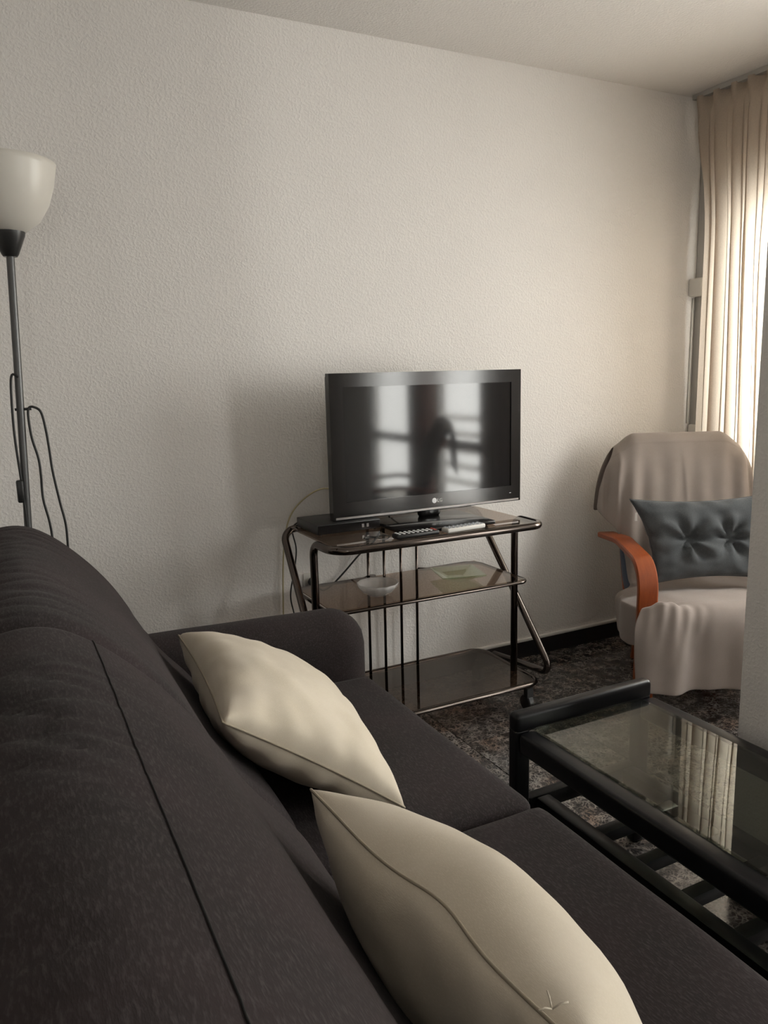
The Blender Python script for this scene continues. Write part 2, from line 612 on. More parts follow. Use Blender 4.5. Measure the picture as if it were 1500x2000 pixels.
# windows
for i, (ya, yb_, za, zb) in enumerate(OPEN):
    fx0, fx1, t = XW + 0.05, XW + 0.10, 0.045
    fr = merge(box(fx0, fx1, ya, ya + t, za, zb), box(fx0, fx1, yb_ - t, yb_, za, zb),
               box(fx0, fx1, ya + t, yb_ - t, za, za + t), box(fx0, fx1, ya + t, yb_ - t, zb - t, zb))
    w = struct('window_%d' % (i + 1), fr, M_WINF, label='aluminium window frame behind the curtain')
    if za < 0.5:
        zr = 0.71
        obj('transom', box(fx0, fx1, ya + t, yb_ - t, zr, zr + 0.07), M_WINF, w, smooth=False)
        obj('pane', box(fx0 + 0.02, fx0 + 0.026, ya + t, yb_ - t, za + t, zr), M_PANE, w, smooth=False)
        obj('pane', box(fx0 + 0.02, fx0 + 0.026, ya + t, yb_ - t, zr + 0.07, zb - t), M_PANE, w, smooth=False)
    else:
        ym = (ya + yb_) / 2
        obj('mullion', box(fx0, fx1, ym - 0.03, ym + 0.03, za + t, zb - t), M_WINF, w, smooth=False)
        obj('pane', box(fx0 + 0.02, fx0 + 0.026, ya + t, ym - 0.03, za + t, zb - t), M_PANE, w, smooth=False)
        obj('pane', box(fx0 + 0.02, fx0 + 0.026, ym + 0.03, yb_ - t, za + t, zb - t), M_PANE, w, smooth=False)
# balcony outside
struct('floor_balcony', box(XW + 0.15, XW + 1.35, YF, YB + 0.15, -0.2, -0.02), M_BALC, label='concrete balcony slab outside the windows')
rl = thing('balcony_railing', 'white slatted balcony railing outside the glass doors', 'railing', (XW + 1.27, 0, -0.02))
for k in range(5):
    obj('slat', box(XW + 1.25, XW + 1.29, YF + 0.1, YB, 0.12 + k * 0.17, 0.18 + k * 0.17), M_RAILW, rl, smooth=False)
for k in range(5):
    yy = YF + 0.2 + k * 1.25
    obj('post', box(XW + 1.29, XW + 1.33, yy, yy + 0.04, -0.02, 0.98), M_RAILW, rl, smooth=False)


# ------------------------------------------------------------------ curtains
def curtain(name, label, m, ya, yb_, x, ztop, zbot, nf, amp, seed, group=None, spread=0.0, inset=0.0):
    c = thing(name, label, 'curtain', (x, (ya + yb_) / 2, zbot), 0, group)
    rnd = random.Random(seed)
    ph = [rnd.uniform(-0.6, 0.6) for _ in range(nf + 2)]
    am = [rnd.uniform(0.6, 1.15) for _ in range(nf + 2)]
    nu, nv = nf * 14, 46
    V, F = [], []
    head = 0.085
    for j in range(nv + 1):
        tv = j / nv
        tz = tv ** 1.25
        z = ztop - (ztop - zbot) * tz
        d = ztop - z
        for i in range(nu + 1):
            u = i / nu
            fu = u * nf
            k = min(nf - 1, int(fu))
            fr_ = fu - k
            a0 = am[k] * (1 - fr_) + am[k + 1] * fr_
            p0 = ph[k] * (1 - fr_) + ph[k + 1] * fr_
            # pinch pleats at the head: narrow nips; below soft folds
            top = 1 - sstep(0.02, head * 1.9, d)
            pinch = 1 - 0.72 * math.exp(-((d - head) / 0.035) ** 2)
            wav = math.sin(2 * math.pi * fu + p0 * (0.3 + 1.2 * sstep(0.1, 1.6, d)))
            wav2 = math.sin(4 * math.pi * fu + 1.3 + p0 * 2) * 0.22
            sharp = math.copysign(abs(wav) ** (1.0 - 0.35 * top), wav)
            aa = amp * a0 * (0.8 + 0.45 * top) * pinch * (0.85 + 0.35 * sstep(0.2, 2.0, d))
            xx = x + aa * (sharp * (0.6 + 0.4 * top) + wav2 * (1 - top))
            yy = ya + (yb_ - ya) * u + 0.010 * math.sin(4 * math.pi * fu + p0 * 2) * (1 - top)
            yy += spread * (u - 0.5) * sstep(0.1, 2.2, d)
            yy += 0.012 * math.sin(d * 1.9 + k * 0.9 + seed)* sstep(0.1, 0.8, d)
            xx += 0.010 * math.sin(d * 2.6 + seed)
            yy -= inset * u * sstep(0.1, 0.6, d)
            if inset:                        # the edge returns to the window wall
                xx += 0.07 * sstep(0.94, 1.0, u) * sstep(0.12, 0.4, d)
            V.append(Vector((xx, yy, z + 0.004 * math.sin(2 * math.pi * fu))))
    for j in range(nv):
        for i in range(nu):
            a = j * (nu + 1) + i
            F.append((a, a + 1, a + nu + 2, a + nu + 1))
    cl = obj('cloth', (V, F), m, c)
    rail = obj('rail', box(x - 0.014, x + 0.014, ya - 0.02, min(yb_ + 0.02, YB - 0.002), CEIL - 0.022, CEIL - 0.001), M_ALU, c, smooth=False)
    for k in range(nf + 1):
        yy = ya + (yb_ - ya) * k / nf
        yy = min(max(yy, ya + 0.004), yb_ - 0.004)
        obj('hook', sweep([(x, yy, CEIL - 0.02), (x + 0.006, yy, CEIL - 0.05), (x, yy, CEIL - 0.075)], 0.0018, 6), M_ALU, c)
    return c


curtain('curtain', 'beige sheer pleated curtain glowing beside the armchair', M_CURT, 1.88, 2.675, 2.985, 2.488, 0.03, 9, 0.027, 3, inset=0.035)
curtain('curtain', 'grey-beige curtain mirrored at the right edge of the television screen', M_CURT, 0.46, 0.92, 3.02, 2.488, 0.03, 5, 0.026, 8)
curtain('curtain', 'dusky pink curtain between the glass doors mirrored in the television', M_PINKC, -0.62, -0.27, 3.02, 2.488, 0.03, 5, 0.026, 5)

# shutter guide in the corner and the little white box on it
g = thing('shutter_guide', 'narrow grey vertical strip in the corner beside the curtain', 'strip', (3.085, 2.69, 0.985))
obj('channel', box(3.066, 3.118, 2.665, 2.718, 0.985, 2.46, 0.004, 2), M_ALU, g, smooth=False)
obj('cord', sweep([(3.052, 2.714, 1.615), (3.050, 2.714, 1.4), (3.046, 2.714, 1.02)], 0.004, 8), M_WHITEP, g)
obj('bracket', box(3.05, 3.112, 2.655, 2.712, 0.965, 1.015, 0.004, 2), M_WHITEP, g, smooth=False)
for dx in (0.012, 0.038):
    obj('screw', lathe([(0.0, -0.002), (0.005, -0.002), (0.005, 0.002), (0.0, 0.002)], (0, 0, 0), 10), M_CABLE, g, local=True).matrix_local = Matrix.Translation(Vector((3.05 + dx, 2.655, 0.995)) - Vector((3.085, 2.69, 0.985))) @ Matrix.Rotation(math.radians(90), 4, 'X')
jb = thing('junction_box', 'small white box on the wall corner beside the curtain', 'box', (3.07, 2.69, 1.63))
obj('cover', box(3.020, 3.065, 2.640, 2.719, 1.622, 1.705, 0.008, 3), M_WHITEP, jb, smooth='auto')
for k in range(3):
    obj('mark', box(3.046, 3.060, 2.6388, 2.6402, 1.645 + k * 0.015, 1.651 + k * 0.015), M_CABLE, jb, smooth=False)

# ------------------------------------------------------------------ floor lamp
LY = 2.42
lamp = thing('floor_lamp', 'tall floor lamp with white bowl shade behind the sofa', 'lamp', (0.03, LY, 0.0))
obj('base', lathe([(0.0, 0.0), (0.125, 0.0), (0.128, 0.008), (0.12, 0.02), (0.03, 0.03), (0.0, 0.032)], (0.03, LY, 0.0), 36), M_BLACKP, lamp, smooth='auto')
ptop = Vector((0.0895, LY, 1.645))
pbot = Vector((0.030, LY, 0.03))
obj('pole', sweep([pbot, ptop], 0.0105, 14), M_STEEL, lamp, smooth='auto')
obj('socket_cup', lathe([(0.0, 0.0), (0.018, 0.0), (0.022, 0.006), (0.042, 0.055), (0.044, 0.066), (0.038, 0.068), (0.0, 0.068)], (0.0895, LY, 1.635), 32), M_BLACKP, lamp, smooth='auto')
sp = [(0.0, 0.0), (0.046, 0.0), (0.085, 0.03), (0.112, 0.075), (0.128, 0.125), (0.136, 0.165), (0.1385, 0.18), (0.1345, 0.181), (0.131, 0.165), (0.122, 0.125), (0.106, 0.078), (0.080, 0.036), (0.045, 0.008), (0.0, 0.006)]
obj('lamp_shade', lathe(sp, (0.0895, LY, 1.700), 48), M_OPAL, lamp)


def pole_at(z):
    return pbot + (ptop - pbot) * ((z - pbot.z) / (ptop.z - pbot.z))


q = pole_at(1.22)
obj('cable_clip', sweep([q + Vector((-0.014, 0, 0.0)), q + Vector((0.028, -0.006, 0.001))], 0.004, 8), M_BLACKP, lamp)
a1 = pole_at(1.31)
loop1 = catmull([a1 + Vector((0.0, -0.012, 0)), a1 + Vector((-0.016, -0.012, 0.006)), pole_at(1.27) + Vector((-0.021, -0.012, 0)), pole_at(1.15) + Vector((-0.020, -0.012, 0)), pole_at(1.04) + Vector((-0.012, -0.012, 0)), pole_at(0.98) + Vector((-0.008, -0.012, 0)), pole_at(0.85) + Vector((-0.002, -0.012, 0)), pole_at(0.6) + Vector((0.0, -0.012, 0))], 6, False)
obj('cable', sweep(loop1, 0.0034, 8), M_CABLE, lamp)
b1 = q + Vector((0.018, -0.008, 0))
loop2 = catmull([pole_at(0.7) + Vector((0.07, -0.01, 0)), pole_at(0.87) + Vector((0.06, -0.01, 0)), pole_at(0.96) + Vector((0.044, -0.01, 0)), pole_at(1.03) + Vector((0.042, -0.01, 0)), pole_at(1.08) + Vector((0.038, -0.01, 0)), pole_at(1.14) + Vector((0.024, -0.01, 0)), b1 + Vector((0.0, 0, -0.02)), b1 + Vector((0.004, 0, 0.004)), b1 + Vector((0.018, 0, 0.005)), b1 + Vector((0.034, 0, -0.01)), b1 + Vector((0.042, 0, -0.06)), b1 + Vector((0.046, 0, -0.12)), b1 + Vector((0.049, 0, -0.18)), b1 + Vector((0.060, 0, -0.27)), b1 + Vector((0.070, 0, -0.34)), b1 + Vector((0.070, 0, -0.42)), b1 + Vector((0.07, 0, -0.6))], 6, False)
obj('cable', sweep(loop2, 0.0034, 8), M_CABLE, lamp)
s0 = pole_at(0.99)
obj('switch', box(s0.x - 0.024, s0.x - 0.005, LY - 0.026, LY - 0.006, 0.957, 1.022, 0.005, 2), M_BLACKP, lamp, smooth='auto')

# ------------------------------------------------------------------ sofa
SX0, SX1 = -0.15, 0.905
sofa = thing('sofa', 'dark charcoal fabric sofa with two seat cushions in the foreground', 'sofa', (0.38, 1.14, 0.0))
obj('base', roundbox(SX0, SX1 - 0.015, 0.16, 2.10, 0.07, 0.30, 0.03, 14, 24, 4), M_SOFA, sofa)
for (x, y) in ((-0.07, 0.25), (0.82, 0.25), (-0.07, 2.02), (0.82, 2.02)):
    obj('foot', lathe([(0.0, 0.0), (0.022, 0.0), (0.030, 0.075), (0.0, 0.075)], (x, y, 0), 16), M_BLACKWOOD, sofa, smooth='auto')


def seat_fn(y0, y1, sd):
    def fn(p, u):
        if u.z > 0.2:
            p.z += 0.010 * (1 - u.x * u.x) * (1 - u.y ** 4)
            p.z += 0.0028 * noise.noise(Vector((p.x * 7, p.y * 5, sd)))
        return p
    return fn


obj('seat_cushion', roundbox(0.28, SX1, 1.142, 1.925, 0.285, 0.438, 0.030, 26, 30, 6, seat_fn(1.142, 1.925, 1.0)), M_SOFA, sofa)
obj('seat_cushion', roundbox(0.28, SX1 + 0.004, 0.345, 1.138, 0.285, 0.440, 0.030, 26, 30, 6, seat_fn(0.345, 1.138, 4.0)), M_SOFA, sofa)


def arm_fn(p, u):
    # front lower edge tucks in a little, top dips towards the front
    if u.z > 0:
        p.z -= 0.012 * sstep(-0.3, 1.0, u.x)
    p.z += 0.003 * noise.noise(p * 6)
    return p


obj('armrest', roundbox(SX0 + 0.02, 0.925, 1.915, 2.125, 0.07, 0.625, 0.10, 30, 14, 14, arm_fn), M_SOFA, sofa)
obj('armrest', roundbox(SX0 + 0.02, 0.925, 0.13, 0.345, 0.07, 0.625, 0.10, 30, 14, 14, arm_fn), M_SOFA, sofa)
obj('back_frame', roundbox(-0.17, 0.02, 0.14, 2.115, 0.07, 0.80, 0.05, 8, 30, 14), M_SOFA, sofa)

PROF = [(-0.150, 0.46), (-0.172, 0.62), (-0.165, 0.78), (-0.120, 0.885), (-0.045, 0.940), (0.030, 0.950), (0.098, 0.917),
        (0.170, 0.850), (0.226, 0.780), (0.268, 0.712), (0.296, 0.655), (0.330, 0.605), (0.378, 0.55), (0.414, 0.495), (0.424, 0.440), (0.36, 0.40), (0.18, 0.39), (-0.05, 0.40)]


def back_cushion(y0, y1, sd, wr, prof):
    ring = catmull([(a, 0, b) for a, b in prof], 6)
    n = len(ring)
    cen = Vector((0.08, 0, 0.64))
    N = 110
    V, F = [], []
    re = 0.055
    for j in range(N + 1):
        t = j / N
        e = 0.5 - 0.5 * math.cos(math.pi * t)
        y = y0 + (y1 - y0) * (0.55 * e + 0.45 * t)
        d = min(y - y0, y1 - y)
        s = math.sqrt(max(0.0, 1 - (1 - min(1.0, d / re)) ** 2))
        for i, p in enumerate(ring):
            q = cen + (p - cen) * (1 - 0.13 * (1 - s))
            nrm = (p - cen).normalized()
            h = 0.004 * noise.noise(Vector((q.x * 5, y * 4, q.z * 5 + sd)))
            # creases running across the top, behind the seam
            if q.z > 0.7:
                back = 1 - sstep(0.04, 0.16, q.x)
                cr = noise.noise(Vector((q.x * 4.5 + 2 * q.z, y * 17 + 2.5 * q.x, sd)))
                cr = max(0.0, 1 - abs(cr) * 5.0) ** 2
                msk = 0.5 + 0.9 * noise.noise(Vector((q.x * 4 + 9, y * 3.1, sd)))
                h -= wr * (back + 0.2) * cr * max(0.0, min(1.0, msk))
            V.append(Vector((q.x, y, q.z)) + nrm * h)
    for j in range(N):
        for i in range(n):
            F.append((j * n + i, j * n + (i + 1) % n, (j + 1) * n + (i + 1) % n, (j + 1) * n + i))
    F.append(tuple(range(n)))
    F.append(tuple(N * n + i for i in range(n)))
    return V, F


obj('back_cushion', back_cushion(1.19, 2.095, 2.0, 0.0070, PROF), M_SOFA, sofa)
PROF2 = [(a, b + 0.004) if b > 0.6 else (a, b) for a, b in PROF]
near = obj('back_cushion', back_cushion(0.16, 1.188, 6.0, 0.0080, PROF2), M_SOFA, sofa)
vs_ = [v.co.copy() + OFF[near.name] for v in near.data.vertices]
nr = len(PROF) * 6
seam = [vs_[j * nr + 36] + Vector((0.0005, 0, 0.0006)) for j in range(4, 109)]
obj('seam', sweep(seam, 0.0010, 6), M_SEAM, near)


# ------------------------------------------------------------------ pillows
def pillow_geo(P1, P2, P3, P4, T, n=44, pinch=0.05, wr=0.004, sd=0.0, power=0.5, dips=None, waist=None, tb=None, tail=0.0):
    """P1..P4 corners in order; bulges to +N and -N. tb: thickness of the back side. returns geometry and edge loop"""
    P1, P2, P3, P4 = map(Vector, (P1, P2, P3, P4))
    tb = T if tb is None else tb
    Nn = (P2 - P1).cross(P4 - P1).normalized()

    def surf(u, v, side):
        # u along P1->P2, v along P1->P4 ; pinch the edges between the corners
        a, b = 2 * u - 1, 2 * v - 1
        a2 = a * (1 - pinch * (1 - b * b) * a * a)
        b2 = b * (1 - pinch * (1 - a * a) * b * b)
        uu, vv = (a2 + 1) / 2, (b2 + 1) / 2
        p = P1 * (1 - uu) * (1 - vv) + P2 * uu * (1 - vv) + P3 * uu * vv + P4 * (1 - uu) * vv
        e = max(0.0, (1 - a * a)) * max(0.0, (1 - b * b))
        th = (e ** power)
        edge = 1 - min(1.0, e * 2.2)
        w = math.sin(a * 17 + 2.2 * noise.noise(Vector((a * 2, b * 2, sd)))) * abs(b) ** 3 * (1 - a * a)
        w += math.sin(b * 15 + 2.0 * noise.noise(Vector((a * 2, b * 2, sd + 5)))) * abs(a) ** 3 * (1 - b * b)
        nz = noise.noise(Vector((a * 1.6, b * 1.6, sd + side * 3))) + 0.4 * noise.noise(Vector((a * 4.5, b * 4.5, sd + side * 7)))
        h = (T if side > 0 else tb) * th
        if dips:
            for (du, dv, dd, dr) in dips:
                r2 = ((a - du) ** 2 * 1.9 + (b - dv) ** 2)
                ang = math.atan2(b - dv, (a - du) * 1.4)
                h *= 1 - dd * math.exp(-r2 / (dr * dr))
                h += wr * 1.6 * math.sin(ang * 6 + sd) * math.exp(-r2 / (dr * dr * 3.5)) * (1 - math.exp(-r2 / 0.008)) * th
        h += wr * (w * edge * th ** 0.3 * (1 if e > 0 else 0) * 1.0 + nz * 1.3 * th)
        if waist:
            p = p + waist(a, b)
        return p + Nn * (side * h)
    V, F = [], []
    for side in (1, -1):
        o = len(V)
        for j in range(n + 1):
            for i in range(n + 1):
                uu = 0.5 - 0.5 * math.cos(math.pi * i / n)
                vv = 0.5 - 0.5 * math.cos(math.pi * j / n)
                V.append(surf(0.5 * uu + 0.5 * i / n, 0.5 * vv + 0.5 * j / n, side))
        for j in range(n):
            for i in range(n):
                a = o + j * (n + 1) + i
                F.append((a, a + 1, a + n + 2, a + n + 1))
    # weld the rims
    bm = bmesh.new()
    vs = [bm.verts.new(p) for p in V]
    for f in F:
        bm.faces.new([vs[k] for k in f])
    bmesh.ops.remove_doubles(bm, verts=bm.verts, dist=0.0004)
    bm.verts.index_update()
    g = ([v.co.copy() for v in bm.verts], [tuple(v.index for v in f.verts) for f in bm.faces])
    bm.free()
    loop = []
    m = 40
    for k in range(m):
        loop.append(surf(k / m, 0, 1))
    for k in range(m):
        loop.append(surf(1, k / m, 1))
    for k in range(m):
        loop.append(surf(1 - k / m, 1, 1))
    for k in range(m):
        loop.append(surf(0, 1 - k / m, 1))
    return g, loop


def pillow(name, label, m, seam_m, group, *a, **k):
    g, loop = pillow_geo(*a, **k)
    cc = sum((Vector(p) for p in a[:4]), Vector()) / 4
    o = thing(name, label, 'cushion', cc, 0, group)
    obj('cover', g, m, o)
    obj('seam', sweep(loop, 0.0021, 6, closed=True), seam_m, o)
    return o, loop


pA, loopA = pillow('throw_pillow', 'cream cotton pillow at the far end of the sofa beside the armrest', M_CREAM, M_CREAMSEAM, 'cream pillows on the sofa',
                   (0.353, 1.84, 0.675), (0.310, 1.275, 0.690), (0.632, 1.20, 0.470), (0.69, 1.76, 0.490), 0.098, pinch=0.07, wr=0.0085, sd=2.0, power=0.40, tb=0.095)
pB, loopB = pillow('throw_pillow', 'cream cotton pillow nearest the camera with a loose thread on its seam', M_CREAM, M_CREAMSEAM, 'cream pillows on the sofa',
                   (0.345, 0.935, 0.722), (0.378, 0.40, 0.744), (0.465, 0.37, 0.470), (0.440, 0.92, 0.460), 0.145, pinch=0.05, wr=0.0065, sd=9.0, power=0.46, tb=0.062,
                   waist=lambda a, b: Vector((0.012, 0.0, 0.004)) * (math.exp(-((a - 0.12) / 0.24) ** 2) - 0.15 * math.exp(-((a + 0.45) / 0.25) ** 2)) * sstep(0.2, 1.0, -b))
tie = Vector((0.379, 0.455, 0.748))
for dv in ((0.004, 0.012, 0.008), (0.014, -0.006, 0.006), (-0.014, 0.001, 0.004)):
    d = Vector(dv)
    obj('thread', sweep([tie, tie + d * 0.5 + Vector((0, 0, 0.002)), tie + d * 0.95], 0.0008, 6), M_CREAM, pB)

# ------------------------------------------------------------------ coffee table
tb = thing('coffee_table', 'black wooden coffee table with glass top and slatted lower shelf', 'table', (1.30, 0.98, 0.0))
TX0, TX1, TY0, TY1, TZ = 1.060, 1.504, 0.50, 1.455, 0.43
for (ye, s) in ((TY1, -1), (TY0, 1)):
    ya, yb_ = sorted((ye, ye + s * 0.036))
    # bent end frame: leg, rounded corner, top bar, leg
    path = fillet([(TX0 + 0.022, 0, 0), (TX0 + 0.022, 0, 0.477 - 0.022), (TX1 - 0.022, 0, 0.477 - 0.022), (TX1 - 0.022, 0, 0)], 0.03, 6)
    for nm, x in (('leg', TX0 + 0.0215), ('leg', TX1 - 0.0215)):
        obj(nm, box(x - 0.0215, x + 0.0215, ya, yb_, 0.0, 0.428, 0.008, 3), M_BLACKWOOD, tb, smooth='auto')
    # top bar with rounded ends standing proud of the glass
    obj('end_bar', box(TX0 - 0.001, TX1 + 0.003, ya - 0.001, yb_ + 0.001, 0.417, 0.469, 0.013, 5), M_BLACKWOOD, tb, smooth='auto')
    obj('stretcher', box(TX0 + 0.043, TX1 - 0.043, ya + 0.002, yb_ - 0.002, 0.196, 0.238, 0.005, 2), M_BLACKWOOD, tb, smooth='auto')
for (xa, xb) in ((TX0, TX0 + 0.050), (TX1 - 0.050, TX1)):
    obj('side_rail', box(xa, xb, TY0 + 0.043, TY1 - 0.043, 0.374, 0.427, 0.010, 3), M_BLACKWOOD, tb, smooth='auto')
for (xa, xb) in ((TX0 + 0.058, TX0 + 0.100), (TX1 - 0.100, TX1 - 0.058)):
    obj('lower_rail', box(xa, xb, TY0 + 0.039, TY1 - 0.039, 0.200, 0.240, 0.006, 2), M_BLACKWOOD, tb, smooth='auto')
yy = 1.237
while yy > TY0 + 0.08:
    obj('slat', box(TX0 + 0.100, TX1 - 0.100, yy - 0.016, yy + 0.016, 0.206, 0.236, 0.004, 2), M_BLACKWOOD, tb, smooth='auto')
    yy -= 0.127
obj('glass_top', box(TX0 + 0.046, TX1 - 0.046, TY0 + 0.044, TY1 - 0.044, 0.423, 0.431, 0.001, 1), M_SMOKE, tb, smooth=False)

# ------------------------------------------------------------------ television cart
CT = thing('television_cart', 'smoked chrome tube trolley with three glass shelves under the television', 'trolley', (1.35, 2.42, 0.0))
CR = 0.0136
zT, zM, zL = 0.745, 0.520, 0.122
xl, xr = 0.912, 1.725
# front tube: left post, top left side, front rail, right side, right post
pts = [(xl, 2.345, zL + 0.01), (xl, 2.345, zT), (xl, 2.168, zT), (xr + 0.005, 2.168, zT), (xr + 0.005, 2.335, zT), (xr + 0.012, 2.345, zT - 0.03), (xr + 0.012, 2.345, zL + 0.01)]
pts = [(xl, 2.345, zL + 0.008), (xl, 2.345, zT), (xl, 2.168, zT), (xr + 0.010, 2.168, zT), (xr + 0.010, 2.345, zT), (xr + 0.010, 2.345, zL + 0.008)]
obj('front_frame', sweep(fillet(pts, [0, 0.045, 0.075, 0.05, 0.045, 0], 9), CR, 14), M_TUBE, CT)
# rear tube: back rail with both slanting legs returning along the lower shelf
pts = [(xl - 0.012, 2.56, zL - 0.004), (xl - 0.012, 2.19, zL + 0.03), (xl - 0.012, 2.615, zT), (xr + 0.012, 2.615, zT), (1.80, 2.185, zL + 0.035), (1.792, 2.56, zL - 0.004)]
obj('rear_frame', sweep(fillet(pts, [0, 0.035, 0.05, 0.05, 0.035, 0], 9), CR, 14), M_TUBE, CT)


def loop_pts(x0, x1, y0, y1, z, r):
    return fillet([(x0, y0, z), (x1, y0, z), (x1, y1, z), (x0, y1, z)], r, 8, True)


obj('lower_frame', sweep(loop_pts(xl + 0.008, 1.768, 2.212, 2.632, zL, 0.06), 0.0095, 12, True), M_TUBE, CT)
# middle frame: open at the back between the outer bars
bx = [1.243, 1.312, 1.386, 1.458]
pts = [(bx[0], 2.622, zM), (bx[0] - 0.03, 2.600, zM), (xl + 0.014, 2.600, zM), (xl + 0.014, 2.238, zM), (xr + 0.0, 2.238, zM), (xr + 0.0, 2.622, zM), (bx[3] + 0.035, 2.600, zM), (bx[3], 2.625, zM)]
pts[5] = (xr, 2.606, zM)
obj('middle_frame', sweep(fillet(pts, [0, 0.02, 0.05, 0.06, 0.04, 0.06, 0.02, 0], 8), 0.0065, 10), M_TUBE, CT)
for x in bx:
    obj('bar', sweep([(x, 2.625, zL), (x, 2.618, zT)], 0.0058, 10), M_TUBE, CT)
obj('shelf_pin', lathe([(0, 0), (0.014, 0), (0.014, 0.012), (0, 0.012)], (bx[0] + 0.012, 2.612, zM - 0.006), 14), M_TUBE, CT, smooth='auto')
obj('glass_shelf', box(xl + 0.013, xr - 0.003, 2.180, 2.603, zT + 0.004, zT + 0.010, 0.001, 1), M_BRONZE, CT, smooth=False)
obj('glass_shelf', box(xl + 0.024, xr - 0.010, 2.246, 2.592, zM + 0.003, zM + 0.008, 0.001, 1), M_BRONZE, CT, smooth=False)
obj('glass_shelf', box(xl + 0.022, 1.755, 2.224, 2.620, zL + 0.002, zL + 0.007, 0.001, 1), M_BRONZE, CT, smooth=False)
for (x, y) in ((0.955, 2.25), (1.735, 2.25), (0.955, 2.59), (1.735, 2.59)):
    c = obj('caster', merge(box(x - 0.016, x + 0.016, y - 0.012, y + 0.012, 0.052, 0.094, 0.003, 1), sweep([(x, y, 0.09), (x, y, zL - 0.004)], 0.006, 8)), M_BLACKP, CT, smooth='auto')
    wh = lathe([(0, -0.013), (0.028, -0.013), (0.032, -0.009), (0.032, 0.009), (0.028, 0.013), (0, 0.013)], (0, 0, 0), 22)
    wh = xform(wh, Matrix.Translation((x, y + 0.008, 0.032)) @ Matrix.Rotation(math.radians(90), 4, 'Y'))
    obj('wheel', wh, M_BLACKP, c, smooth='auto')

ZS = zT + 0.0105        # top glass surface
# ------------------------------------------------------------------ television
tvx, tvy, tvz, tw, th = 1.417, 2.417, 0.795, 0.795, 0.505
TV = thing('television', 'flat black television on a pedestal stand above the trolley', 'television', (tvx, tvy, ZS))
x0, x1 = tvx - tw / 2, tvx + tw / 2
obj('bezel', merge(box(x0, x1, tvy, tvy + 0.030, tvz, tvz + 0.061), box(x0, x1, tvy, tvy + 0.030, tvz + th - 0.047, tvz + th),
                   box(x0, x0 + 0.050, tvy, tvy + 0.030, tvz + 0.061, tvz + th - 0.047), box(x1 - 0.044, x1, tvy, tvy + 0.030, tvz + 0.061, tvz + th - 0.047)), M_GLOSS, TV, smooth=False)
obj('screen', box(x0 + 0.049, x1 - 0.043, tvy + 0.004, tvy + 0.02, tvz + 0.060, tvz + th - 0.046), M_SCREEN, TV, smooth=False)
obj('back_cover', merge(box(x0 + 0.004, x1 - 0.004, tvy + 0.028, tvy + 0.052, tvz + 0.004, tvz + th - 0.004, 0.01, 3), box(x0 + 0.10, x1 - 0.10, tvy + 0.05, tvy + 0.085, tvz + 0.03, tvz + th - 0.08, 0.015, 3)), M_BLACKP, TV, smooth='auto')
obj('trim_strip', box(x0 + 0.008, x1 - 0.008, tvy - 0.0015, tvy + 0.004, tvz + 0.002, tvz + 0.010, 0.001, 1), M_SILVER, TV, smooth=False)
obj('neck', merge(box(tvx - 0.045, tvx + 0.045, tvy + 0.012, tvy + 0.045, ZS + 0.014, tvz + 0.06, 0.012, 4)), M_GLOSS, TV, smooth='auto')
obj('stand_base', box(tvx - 0.225, tvx + 0.150, tvy - 0.19, tvy + 0.07, ZS + 0.001, ZS + 0.016, 0.006, 3), M_GLOSS, TV, smooth='auto')
obj('standby_light', box(x1 - 0.052, x1 - 0.044, tvy - 0.0006, tvy + 0.001, tvz + 0.032, tvz + 0.034), M_LOGO, TV, smooth=False)


def text_geo(body, size, align='LEFT'):
    cu = bpy.data.curves.new('t', 'FONT')
    cu.body = body
    cu.size = size
    cu.align_x = align
    cu.extrude = 0.0004
    to = bpy.data.objects.new('t', cu)
    COL.objects.link(to)
    dg = bpy.context.evaluated_depsgraph_get()
    dg.update()
    me = bpy.data.meshes.new_from_object(to.evaluated_get(dg))
    g = ([v.co.copy() for v in me.vertices], [tuple(p.vertices) for p in me.polygons])
    bpy.data.objects.remove(to)
    bpy.data.curves.remove(cu)
    bpy.data.meshes.remove(me)
    return g


RX = Matrix.Rotation(math.radians(90), 4, 'X')
lg = obj('logo', xform(lathe([(0, -0.0004), (0.0098, -0.0004), (0.0098, 0.0006), (0, 0.0006)], (0, 0, 0), 28), Matrix.Translation((tvx + 0.008, tvy - 0.0002, tvz + 0.035)) @ RX), M_LOGO, TV, smooth=False)
obj('logo_letters', xform(text_geo('LG', 0.0185), Matrix.Translation((tvx + 0.0195, tvy - 0.0006, tvz + 0.0285)) @ RX), M_LOGO, lg, smooth=False)

# set-top box
ST = thing('set_top_box', 'flat black receiver box on the trolley left of the television stand', 'receiver', (1.07, 2.48, ZS))
obj('case', box(0.945, 1.185, 2.388, 2.585, ZS + 0.003, ZS + 0.037, 0.003, 2), M_BLACKP, ST, smooth='auto')
obj('front_panel', box(0.948, 1.182, 2.3855, 2.3885, ZS + 0.006, ZS + 0.034), M_GLOSS, ST, smooth=False)
for k in (0, 1):
    obj('socket', box(1.112 + k * 0.018, 1.120 + k * 0.018, 2.3842, 2.386, ZS + 0.014, ZS + 0.026), M_SILVER, ST, smooth=False)
for (x, y) in ((0.96, 2.40), (1.17, 2.40), (0.96, 2.57), (1.17, 2.57)):
    obj('foot', lathe([(0, 0), (0.006, 0), (0.006, 0.004), (0, 0.004)], (x, y, ZS + 0.0001), 10), M_CABLE, ST, smooth=False)


